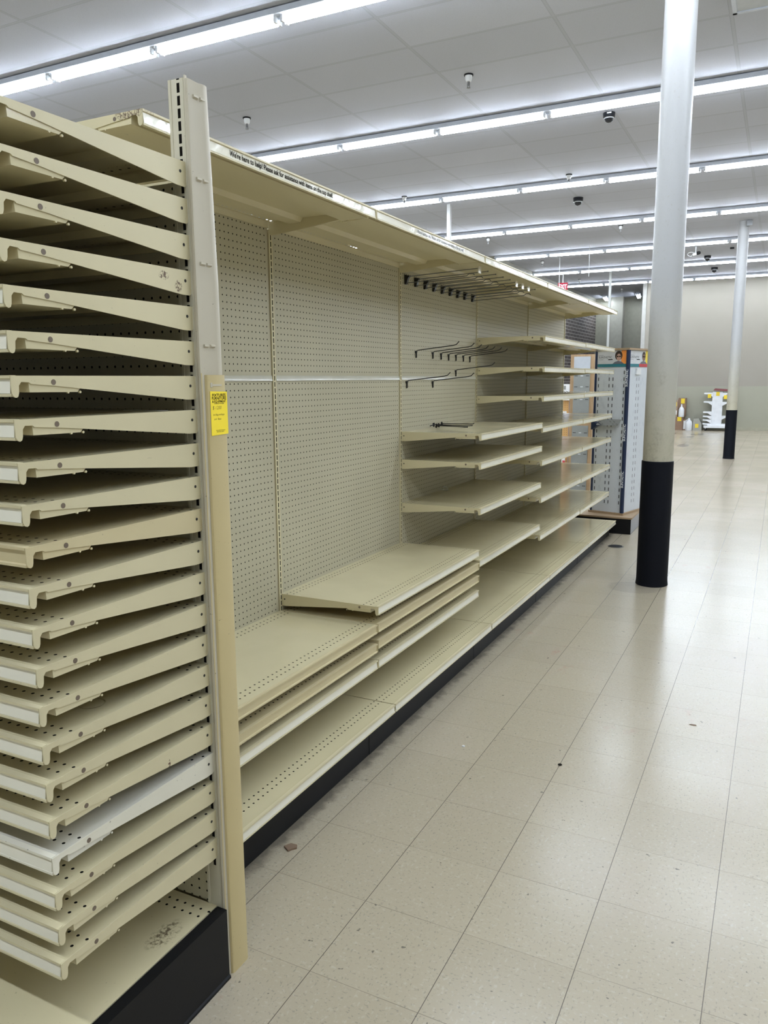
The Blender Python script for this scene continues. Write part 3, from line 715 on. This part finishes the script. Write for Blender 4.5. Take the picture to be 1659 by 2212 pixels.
# base decks
def make_deck():
    r = thing('base_deck', 'deck', 'base shelf')
    MB().box(-W/2, W/2, 0, DD-0.003, -0.0025, 0).build('deck_panel', M['deck_panel'], r)
    rail = MB().prism([(DD-0.012, 0.0006), (DD, 0.0006), (DD, -0.005), (DD-0.005, -0.008), (DD-0.005, -0.028), (DD, -0.030), (DD, -0.034), (DD-0.012, -0.034)], 0, -W/2, W/2).build('price_rail', M['paint'], r)
    MB().prism([(DD-0.0046, -0.007), (DD-0.0036, -0.007), (DD-0.0012, -0.0285), (DD-0.0022, -0.0285)], 0, -W/2+0.004, W/2-0.004).build('label_strip', M['strip'], rail)
    return r
deck = make_deck()
for i in range(5):
    yc = (UY[i]+UY[i+1])/2
    lab = 'beige base deck with two rows of holes, ' + ['nearest the post, under the lower stack', 'under the second bay stack', 'third along the aisle from the post', 'fourth along the aisle from the post', 'at the far end by the sunglass display'][i]
    place(deck, (GX+0.002, yc, zd(yc)), (0, -0.0065, -PI/2), lab, 'base decks of the long run', first=(i == 0))
# loose shelves of the run
bays = {0: [0.514, 0.433, 0.362],
        1: [0.584, 0.511, 0.441, 0.358],
        2: [1.212, 1.056, 0.808, 0.519],
        3: [1.780, 1.579, 1.385, 1.178, 0.952, 0.699, 0.437],
        4: [1.779, 1.578, 1.383, 1.172, 0.947, 0.690, 0.427]}
names = ['nearest bay', 'second bay', 'third bay', 'fourth bay', 'farthest bay']
for b, zs in bays.items():
    for k, z in enumerate(zs):
        yc = (UY[b]+UY[b+1])/2
        proto = sh_plain
        if (b, k) in ((0, 0),): proto = sh_edge
        if (b, k) in ((0, 1), (1, 1), (1, 2)): proto = sh_cream
        if k == 0: which = 'uppermost below the canopy' if b > 1 else 'top of the low stack'
        elif k == len(zs)-1: which = 'lowest above the deck'
        else: which = ORD[k] + ' from the top'
        if b == 2 and k == 0: which += ', loose hooks on it'
        lab = 'metal shelf in the %s, %s' % (names[b], which)
        put(proto, (GX+0.0005, yc, z), (0, -0.003, -PI/2), lab, 'loose shelves along the run')
# top canopy shelves
DT = 0.487
M['top_panel'] = paint('beige_canopy_sheet', BEIGE, rough=0.3, cutf=rows_cut((0.016,), 0.0042), through=True)
sh_top = make_shelf(W, DT, M['top_panel'], M['paint'], name='top_shelf', th=0.0004)
def ztop(y): return 2.140 - 0.0065*y if y < 3 else 2.1205 - 0.002*(y-3)
tops = []
for i in range(5):
    ya, yb = UY[i], UY[i+1]; yc = (ya+yb)/2
    sl = (ztop(yb)-ztop(ya))/S
    lab = 'beige top shelf forming the canopy, ' + ['nearest, behind the rack post, with help lettering', 'second along, with fainter lettering', 'third along, over the double wire hooks', 'fourth along', 'farthest, ending by the slim pole'][i]
    tops.append(place(sh_top, (GX+0.0005, yc, (ztop(ya)+ztop(yb))/2), (0, sl, -PI/2), lab, 'canopy shelves', first=(i == 0)))
    tops[-1].name = 'top_shelf' if i == 0 else tops[-1].name
MSG = "We're here to help! Please ask for assistance with items on the top shelf."
# lettering on the lips (local: +x is towards the camera, so it is mirrored to read towards +Y)
for i, (y0, y1, mt) in enumerate(((0.345, 0.905, M['ink']), (1.60, 2.14, simple('faded_ink', (0.22, 0.22, 0.23), 0.5)))):
    xs = (UY[i]+UY[i+1])/2 - y0
    o = text_mesh('lettering', MSG, 0.0205, mt, tops[i], (xs, DT-0.0004, -0.0245), (PI/2, 0, PI), bold=0.0004, sx=1.0)
    wd = max(v.co.x for v in o.data.vertices) - min(v.co.x for v in o.data.vertices)
    o.scale = ((y1-y0)/wd, 1, 1)
# plastic ticket holders clipped under the canopy lip come with the hooks below

# ================================================================ HOOKS
def make_peg_hook():
    r = thing('peg_hook', 'hook', 'hook')
    MB().tube([(0.006, 0, -0.030), (0.006, 0, 0.006), (0.012, 0, 0.011), (0.230, 0, 0.033), (0.250, 0, 0.038), (0.266, 0, 0.054)], 0.0027, 8).build('prong', M['dark_metal'], r)
    MB().box(0.001, 0.004, -0.0115, 0.0115, -0.006, 0.008).tube([(0.0045, -0.012, 0.004), (0.0045, 0.012, 0.004)], 0.003, 6).box(0.001, 0.005, -0.003, 0.003, -0.032, 0.006).build('back_clip', M['dark_metal'], r)
    return r
hk = make_peg_hook(); u0 = True
for (y, z, lab) in ((2.654, 1.656, 'leftmost of the upper row'), (2.897, 1.656, 'second from left of the upper row'), (3.027, 1.653, 'third from left of the upper row'), (3.150, 1.650, 'fourth from left of the upper row'),
                    (3.275, 1.650, 'fifth from left of the upper row'), (3.408, 1.648, 'sixth from left of the upper row'), (3.530, 1.645, 'rightmost of the upper row'),
                    (3.275, 1.552, 'alone between the two rows'), (2.527, 1.486, 'on the pale strip, nearest the upright'), (2.898, 1.484, 'on the pale strip, second from the upright')):
    place(hk, (GX, y, z), (0, 0, 0), 'black wire peg hook on the third bay, ' + lab, 'single wire hooks', first=u0); u0 = False
# loose hooks lying on the third bay's top shelf
for k, (dx, dy, rz, rx) in enumerate(((0.01, 0.0, -0.25, 1.35), (0.02, 0.012, -0.31, 1.5), (0.0, -0.02, -0.36, -1.4), (0.035, 0.02, -0.22, 1.2))):
    o = place(hk, (-0.572+dx, 2.87+dy, 1.212+0.013+0.0035*k), (rx, 0.02, rz), 'black wire hook lying in the loose pile on the third bay shelf', 'loose hooks lying on the shelf')
# double scan hooks under the canopy
def make_double_hook(plate):
    r = thing('scan_hook', 'hook', 'hook')
    MB().prism([(0.002, 0.024), (0.034, 0.017), (0.022, 0.004), (0.014, -0.022), (0.012, -0.027), (0.002, -0.027)], 1, -0.010, 0.010).build('back_plate', M['dark_metal'], r)
    MB().tube([(0.01, 0, -0.020), (0.36, 0, -0.004), (0.375, 0, 0.006), (0.395, 0, 0.006), (0.405, 0, -0.002)], 0.0024, 7).build('lower_prong', M['grey_wire'], r)
    up = MB().tube([(0.02, 0, 0.014), (0.43, 0, 0.030)], 0.0024, 7).build('upper_wire', M['grey_wire'], r)
    if plate: MB().box(0.430, 0.434, -0.020, 0.020, 0.004, 0.038).build('ticket_holder', M['strip'], up)
    else: MB().tube([(0.43, -0.001, 0.030), (0.436, 0.001, 0.030)], 0.0036, 8).build('wire_tip', M['grey_wire'], up)
    return r
dh0, dh1 = make_double_hook(False), make_double_hook(True); fu = {0: True, 1: True}
yl = [2.512, 2.642, 2.772, 2.901, 3.030, 3.160, 3.285, 3.410, 3.555]
for k, y in enumerate(yl):
    pl = 1 if k in (0, 5, 6, 7) else 0
    lab = 'double wire scan hook under the canopy, %s from the left%s' % (ORD[k], ', with a white ticket holder' if pl else '')
    place(dh1 if pl else dh0, (GX, y, 2.045-0.001*k), (0, 0, 0), lab, 'double hooks under the canopy', first=fu[pl]); fu[pl] = False
tag(MB().lathe([(0.004, 0), (0.018, 0.004), (0.022, 0.014), (0.010, 0.02), (0.016, 0.03), (0.004, 0.034)], 7).build('crumpled_plastic', M['clear'], None, loc=(-0.560, 3.02, 0.808)), 'crumpled scrap of clear plastic at the back of a third bay shelf', 'scrap')

# ================================================================ SUNGLASS DISPLAY TOWER
r = thing('sunglass_display', 'tall square sunglass display tower with white slotted sides on a black plinth', 'display stand', (-0.148, 6.525, 0))
pl = MB().box(-0.42, 0.225, -0.315, 0.50, 0.0, 0.150).build('plinth', M['black'], r)
MB().box(0.2255, 0.2262, -0.314, 0.50, 0.004, 0.148).build('side_plate', simple('grey_side_plate', (0.25, 0.26, 0.28), 0.35), pl)
MB().box(-0.43, 0.235, -0.325, 0.51, 0.150, 0.166).build('base_board', M['board'], r)
a = -0.27
body = MB().box(-0.165, 0.165, -0.165, 0.335, 0.185, 1.768).build('tower_body', None, r, rot=(0, 0, a))
# slots on the four faces, their inner shade painted as dark colour
def tower_mat():
    t = NT('slotted_white_panel'); o = t.xyz()
    nz = t.noise(t.pos((6, 6, 3)), 4, 4)
    base = t.mix(t.ramp(nz, 0.55, 0.75), (0.60, 0.63, 0.66), (0.50, 0.53, 0.57))
    nm = t.n.new('ShaderNodeSeparateXYZ'); t.link(t.co.outputs['Normal'], nm.inputs[0])
    onx = t.ma('GREATER_THAN', t.ma('ABSOLUTE', nm.outputs[0]), 0.5)
    u = t.ma('ADD', t.ma('MULTIPLY', o[1], onx), t.ma('MULTIPLY', o[0], t.ma('SUBTRACT', 1.0, onx)))
    def cols(cs):
        acc = None
        for c in cs:
            q = t.ma('LESS_THAN', t.ma('ABSOLUTE', t.ma('SUBTRACT', u, c)), 0.0042); acc = q if acc is None else t.ma('MAXIMUM', acc, q)
        return acc
    acc = t.ma('ADD', t.ma('MULTIPLY', cols((-0.135, -0.023, 0.016, 0.129)), t.ma('SUBTRACT', 1.0, onx)), t.ma('MULTIPLY', cols((-0.138, 0.040, 0.090, 0.290)), onx))
    fz = t.ma('ABSOLUTE', t.ma('SUBTRACT', t.ma('FRACT', t.ma('DIVIDE', o[2], 0.0635)), 0.5))
    mz = t.ma('MULTIPLY', t.ma('LESS_THAN', fz, 0.26), t.ma('MULTIPLY', t.ma('GREATER_THAN', o[2], 0.26), t.ma('LESS_THAN', o[2], 1.60)))
    sl = t.ma('MULTIPLY', acc, mz)
    return t.bsdf(t.mix(sl, base, (0.012, 0.012, 0.015)), 0.3)
body.data.materials.clear(); body.data.materials.append(tower_mat())
MB().box(-0.185, 0.185, -0.185, 0.355, 0.166, 0.186).build('bottom_board', M['board'], r, rot=(0, 0, a))
MB().box(-0.185, 0.185, -0.185, 0.355, 1.768, 1.786).build('top_board', M['board'], r, rot=(0, 0, a))
for sx_, sy_ in ((1, -1), (-1, -1), (-1, 1), (1, 1)):
    yy_ = -0.166 if sy_ < 0 else 0.336
    po = MB().tube([(sx_*0.166, yy_, 0.187), (sx_*0.166, yy_, 1.767)], 0.020 if sx_ > 0 else 0.011, 12).build('corner_trim', M['navy'], r, rot=(0, 0, a))
    if (sx_, sy_) == (1, -1):
        for z in (0.54, 0.998, 1.52):
            # lettering reads upwards along the corner trim
            o = text_mesh('lettering', 'SUNTASTIC', 0.034, M['white_print'], po, (0.180, -0.1905, z-0.10), (0, 0, 0), bold=0.0008)
            o.rotation_mode = 'QUATERNION'
            n_ = Vector((0.05, -1.0, 0)).normalized(); ydir = -Vector((n_.y*-1, n_.x, 0)).normalized(); xdir = Vector((0, 0, 1))
            ydir = n_.cross(xdir)
            o.rotation_quaternion = Matrix((xdir, ydir, n_)).transposed().to_quaternion()
            o.scale = (0.92, 1, 1)
def banner(parent, rotz, kind):
    """card on a face; local frame: x along the face, -y outward"""
    e = MB().box(-0.150, 0.145, -0.1690, -0.1665, 1.612, 1.765).build('banner', M['banner'], parent, rot=(0, 0, rotz))
    MB().box(-0.150, 0.145, -0.1698, -0.169, 1.609, 1.638).build('banner_stripe', M['teal'], e)
    if kind: MB().box(0.0, 0.145, -0.1706, -0.1698, 1.609, 1.638).build('banner_stripe', M['red'], e)
    for (s_, x_, z_, sz) in (('', -0.140, 1.697, 0.011), ('SUNTASTIC', -0.140, 1.692, 0.030), ('CLEARANCE', -0.140, 1.654, 0.009)):
        if s_ == 'SUNTASTIC': text_mesh('lettering', s_, sz, M['ink'], e, (x_, -0.1693, z_), FACE_MY, bold=0.0, sx=0.88)
    MB().box(-0.040, 0.006, -0.1698, -0.169, 1.676, 1.684).build('banner_mark', M['ink'], e)
    MB().box(-0.140, -0.09, -0.1698, -0.169, 1.679, 1.682).box(-0.140, -0.09, -0.1698, -0.169, 1.719, 1.722).build('banner_mark', M['suit'], e)
    MB().box(0.095, 0.145, -0.1696, -0.169, 1.638, 1.765).build('banner_colour_block', M['yellow_print'] if kind else M['orange'], e)
    if kind: e.scale = (1.45, 1, 1); e.location = (0.0675*math.cos(rotz), 0.0675*math.sin(rotz), 0)
    # portrait: a generic head and shoulders
    def blob(cx, cz, rx, rz, mat, y, nm):
        pts = [(cx+rx*math.cos(2*PI*k/18), cz+rz*math.sin(2*PI*k/18)) for k in range(18)]
        MB().prism(pts, 1, y-0.0003, y).build(nm, mat, e)
    sk = M['skin2'] if kind else M['skin']
    MB().prism([(0.005, 1.638), (0.03, 1.657), (0.065, 1.667), (0.10, 1.657), (0.125, 1.638)], 1, -0.1702, -0.1698).build('portrait_shoulders', M['suit'], e)
    blob(0.068, 1.716, 0.038 if not kind else 0.026, 0.045 if not kind else 0.040, M['hair'], -0.1702, 'portrait_hair')
    blob(0.070, 1.700, 0.023, 0.034, sk, -0.1706, 'portrait_face')
    for s_ in (-1, 1): blob(0.070+s_*0.011, 1.708, 0.0085, 0.007, M['ink'], -0.1710, 'portrait_glasses')
banner(r, a, 0)
banner(r, a+PI/2, 1)
MB().prism([(0.00, 1.535), (0.10, 1.535), (0.095, 1.555), (0.105, 1.590), (0.01, 1.595)], 1, -0.180, -0.1665).build('white_card', M['paper'], r, rot=(0, 0, a+PI/2))
ms = MB().prism([(-0.165, 1.10), (-0.165, 1.00), (-0.09, 1.045)], 1, -0.23, -0.17).build('navy_wedge', M['navy'], r, rot=(0, 0, a))
MB().prism([(-0.255, 1.05), (-0.250, 1.05), (-0.168, 1.10), (-0.168, 1.105)], 0, -0.10, 0.12).build('angled_tray', simple('mirror_tray', (0.5, 0.5, 0.47), 0.12, 0.9), r, rot=(0, 0, a))
tag(MB().lathe([(0.05, 0), (0.07, 0.006), (0.055, 0.016), (0.02, 0.022)], 16).build('coiled_cable', M['black'], None, loc=(-0.245, 6.50, 1.763)), 'black coiled item on top of the sunglass display', 'cable')

# ================================================================ WOODEN DISPLAY + PEG DISPLAY BEHIND
r = thing('wooden_display', 'wood-framed display cabinet with grey slotted inset, seen past the shelf ends', 'display stand', (-0.690, 7.45, 0))
MB().box(-0.135, 0.125, -0.12, 0.15, 0.0, 1.765).build('cabinet_body', M['wood'], r)
ins = MB().box(-0.095, 0.085, -0.126, -0.12, 0.20, 0.98).box(-0.095, 0.085, -0.126, -0.12, 1.12, 1.62).build('slotted_inset', M['grey_slot'], r)
MB().box(-0.095, 0.085, -0.1275, -0.12, 1.60, 1.74).build('header_panel', M['grey_panel'], r)
sl = MB(); dk_ = MB()
for z in (1.53, 1.41, 1.27, 0.90, 0.78, 0.66, 0.54, 0.42, 0.30):
    sl.box(-0.018, 0.010, -0.128, -0.126, z-0.004, z+0.004)
    dk_.box(-0.085, -0.050, -0.1272, -0.126, z-0.003, z+0.003).box(0.040, 0.075, -0.1272, -0.126, z-0.003, z+0.003)
sl.build('clip', M['white_metal'], ins); dk_.build('slot', M['hole_shade'], ins)
r = thing('pegboard_display', 'tan pegboard display hung with packets, glimpsed past the shelf ends', 'display stand', (-1.06, 8.05, 0))
MB().box(-0.10, 0.075, 0.0, 0.006, 0.0, 1.24).build('tan_panel', M['tan_peg'], r)
MB().box(-0.10, 0.075, 0.01, 0.016, 0.0, 1.24).build('backing', M['board'], r)
MB().box(0.062, 0.085, -0.012, 0.018, 0.0, 1.34).build('blue_edge', simple('blue_edging', (0.09, 0.14, 0.30), 0.4), r)
for k, z in enumerate((1.02, 0.70, 0.46, 0.22)):
    g = thing('hanging_packet', 'red and white packet on the tan pegboard display', 'packet', (-1.05+0.015*(k % 2), 8.03, z), group='packets on the tan pegboard')
    MB().box(-0.035, 0.030, -0.02, -0.005, 0, 0.09).build('packet_card', M['card2'] if k % 2 else M['paper'], g)
    MB().box(0.0, 0.031, -0.022, -0.02, 0.015, 0.05).build('packet_print', M['red'], g)
r = thing('small_white_device', 'small white box device on a colourful stack past the shelf end', 'device', (-1.04, 8.06, 1.345))
MB().box(-0.06, 0.04, -0.03, 0.03, 0, 0.09).build('case', M['white_metal'], r)
MB().box(-0.04, 0.0, -0.032, -0.03, 0.025, 0.07).build('screen', M['grey_slot'], r)
tag(MB().box(-1.13, -0.99, 8.02, 8.12, 1.2405, 1.30).build('leaflet_stack', M['paper']), 'stack of leaflets under the white device', 'papers')
tag(MB().box(-1.12, -0.99, 8.03, 8.12, 1.3005, 1.3445).build('leaflet_stack', simple('leaflet_blue', (0.25, 0.3, 0.5), 0.5)), 'blue and pink leaflets on top of the leaflet stack', 'papers')

# ================================================================ FAR CART, BOXES, JUGS
r = thing('shelf_cart', 'white double-sided shelf cart on castors by the far wall', 'cart', (-0.287, 22.80, 0))
MB().box(-0.140, 0.130, -0.12, 0.12, 0.14, 1.10).build('spine', M['white_metal'], r)
MB().box(-0.32, 0.32, -0.22, 0.22, 0.085, 0.150).build('base', M['white_metal'], r)
def arm(s, z, ln=0.36, dep=0.34):
    return MB().prism([(s*0.13, z), (s*ln, z), (s*ln, z-0.035), (s*0.24, z-0.045), (s*0.13, z-0.115)], 1, -dep/2, dep/2)
for z in (1.075, 0.835, 0.545, 0.425, 0.320, 0.212): arm(-1, z).build('side_shelf', M['white_metal'], r)
for z in (1.075, 0.82, 0.425, 0.200): arm(1, z).build('side_shelf', M['white_metal'], r)
for sx_ in (-1, 1):
    for sy_ in (-1, 1):
        x_, y_ = sx_*0.275, sy_*0.16
        MB().tube([(x_-0.015, y_, 0.035), (x_+0.015, y_, 0.035)], 0.035, 14).build('castor', M['rubber'], r)
        MB().box(x_-0.02, x_+0.02, y_-0.02, y_+0.02, 0.06, 0.085).build('castor_fork', M['white_metal'], r)
tag(MB().prism([(-0.24, 0.02), (0.30, -0.02), (0.30, 0.035), (-0.20, 0.075)], 1, -0.18, 0.18).build('maroon_lid', M['maroon'], None, loc=(-0.17, 22.80, 1.122)), 'maroon board lying on top of the white cart', 'board')
for (x_, z_, lab) in ((-0.287, 0.99, 'on the cart spine front'), (-0.50, 0.93, 'on the cart under its left arm'), (-0.08, 0.90, 'on the cart under its right arm')):
    tag(MB().box(-0.045, 0.045, -0.004, 0.0, 0, 0.11).build('sale_tag', M['yellow_far'], None, loc=(x_, 22.672 if x_ == -0.287 else 22.62, z_)), 'yellow sale tag ' + lab, 'tag', 'yellow tags on the cart')
def carton(x0, x1, y0, y1, z0, z1, mat, lab, tags=()):
    g = thing('carton', lab, 'box', ((x0+x1)/2, (y0+y1)/2, z0), group='cartons by the far wall')
    w2, d2 = (x1-x0)/2, (y1-y0)/2
    MB().box(-w2, w2, -d2, d2, 0, z1-z0).build('carton_body', mat, g)
    for (a0, b0, a1, b1, mt) in tags:
        MB().box(a0, a1, -d2-0.004, -d2, b0, b1).build('sticker', mt, g)
carton(-1.75, -1.18, 22.70, 23.05, 0.0, 0.38, M['card'], 'brown carton at the bottom of the pile by the far wall', ((0.13, 0.26, 0.24, 0.38, M['yellow_far']), (-0.07, 0.10, 0.03, 0.22, M['yellow_far'])))
carton(-1.72, -1.345, 22.70, 23.05, 0.385, 0.86, M['card2'], 'lighter carton stacked on the bottom carton, with a white label', ((0.10, 0.30, 0.16, 0.42, M['yellow_far']), (0.05, 0.06, 0.17, 0.18, M['paper'])))
carton(-1.344, -1.14, 22.80, 23.05, 0.385, 0.92, M['card'], 'tall narrow brown carton on the pile, behind the clear bottle', ((-0.03, 0.38, 0.07, 0.52, M['yellow_far']),))
carton(-1.17, -1.01, 22.70, 23.0, 0.0, 0.30, M['card'], 'short carton beside the pile with a big white label', ((-0.075, 0.03, 0.06, 0.27, M['paper']),))
g = thing('spray_bottle', 'clear bottle with a pointed cap standing on the cartons', 'bottle', (-1.24, 22.71, 0.382))
MB().lathe([(0.075, 0), (0.078, 0.02), (0.078, 0.20), (0.06, 0.25), (0.02, 0.30)], 18).build('bottle_body', M['jug'], g)
MB().lathe([(0.022, 0.30), (0.018, 0.34), (0.006, 0.37)], 12).build('cap', M['white_metal'], g)
MB().box(-0.05, 0.06, -0.081, -0.078, 0.06, 0.16).build('label', M['paper'], g)
g = thing('white_jug', 'white plastic gallon jug with handle on the floor by the far wall', 'jug', (-1.01, 22.62, 0))
MB().lathe([(0.085, 0), (0.092, 0.02), (0.092, 0.20), (0.075, 0.26), (0.035, 0.305), (0.030, 0.33)], 20).build('jug_body', M['jug'], g)
MB().lathe([(0.032, 0.33), (0.032, 0.35)], 14).build('cap', M['white_metal'], g)
MB().tube([(-0.03, -0.04, 0.31), (-0.075, -0.05, 0.29), (-0.085, -0.05, 0.24), (-0.07, -0.05, 0.20)], 0.012, 8).build('handle', M['jug'], g)
g = thing('clear_tub', 'wrapped clear bundle with a yellow sticker on the floor left of the cart', 'tub', (-0.81, 22.78, 0))
MB().prism([(-0.10, 0), (0.15, 0), (0.14, 0.20), (0.06, 0.34), (-0.08, 0.33)], 1, -0.14, 0.14).build('tub_body', simple('wrapped_film', (0.36, 0.35, 0.30), 0.3), g)
MB().box(-0.03, 0.06, -0.145, -0.141, 0.08, 0.19).build('sticker', M['yellow_far'], g)

# ================================================================ FLOOR BITS
tag(MB().prism([(-0.022, -0.004), (-0.005, 0.016), (0.018, 0.012), (0.022, -0.002), (0.010, -0.012), (0.0, -0.024)], 2, 0, 0.006).build('wood_chip', M['chip'], None, loc=(-0.038, 0.43, 0.0), rot=(0, 0, 0.2)), 'brown chip of debris on the floor beside the black kick plate', 'debris')
tag(MB().lathe([(0.004, 0), (0.008, 0.002), (0.005, 0.005)], 6).build('white_crumb', M['paper'], None, loc=(0.213, 1.34, 0)), 'small white crumb on the floor tiles', 'debris')
tag(MB().lathe([(0.007, 0), (0.009, 0.002), (0.004, 0.005)], 7).build('dark_crumb', M['ink'], None, loc=(0.611, 1.36, 0)), 'small dark crumb on a tile seam in the aisle', 'debris')
tag(MB().prism([(-0.015, -0.005), (0.015, -0.006), (0.013, 0.006), (-0.01, 0.004)], 2, 0, 0.002).build('brown_flake', M['chip'], None, loc=(1.044, 1.97, 0)), 'thin brown flake on the floor at right of the aisle', 'debris')
g = thing('floor_outlet', 'round black floor cover near the foot of the shelving', 'floor cover', (0.051, 5.60, 0))
MB().lathe([(0.070, 0), (0.070, 0.002), (0.060, 0.004)], 28).build('cover_ring', simple('worn_ring', (0.10, 0.095, 0.08), 0.4, 0.5), g)
MB().lathe([(0.058, 0.004), (0.058, 0.005)], 24).build('cover_disc', M['black_matte'], g)
bpy.context.view_layer.update()
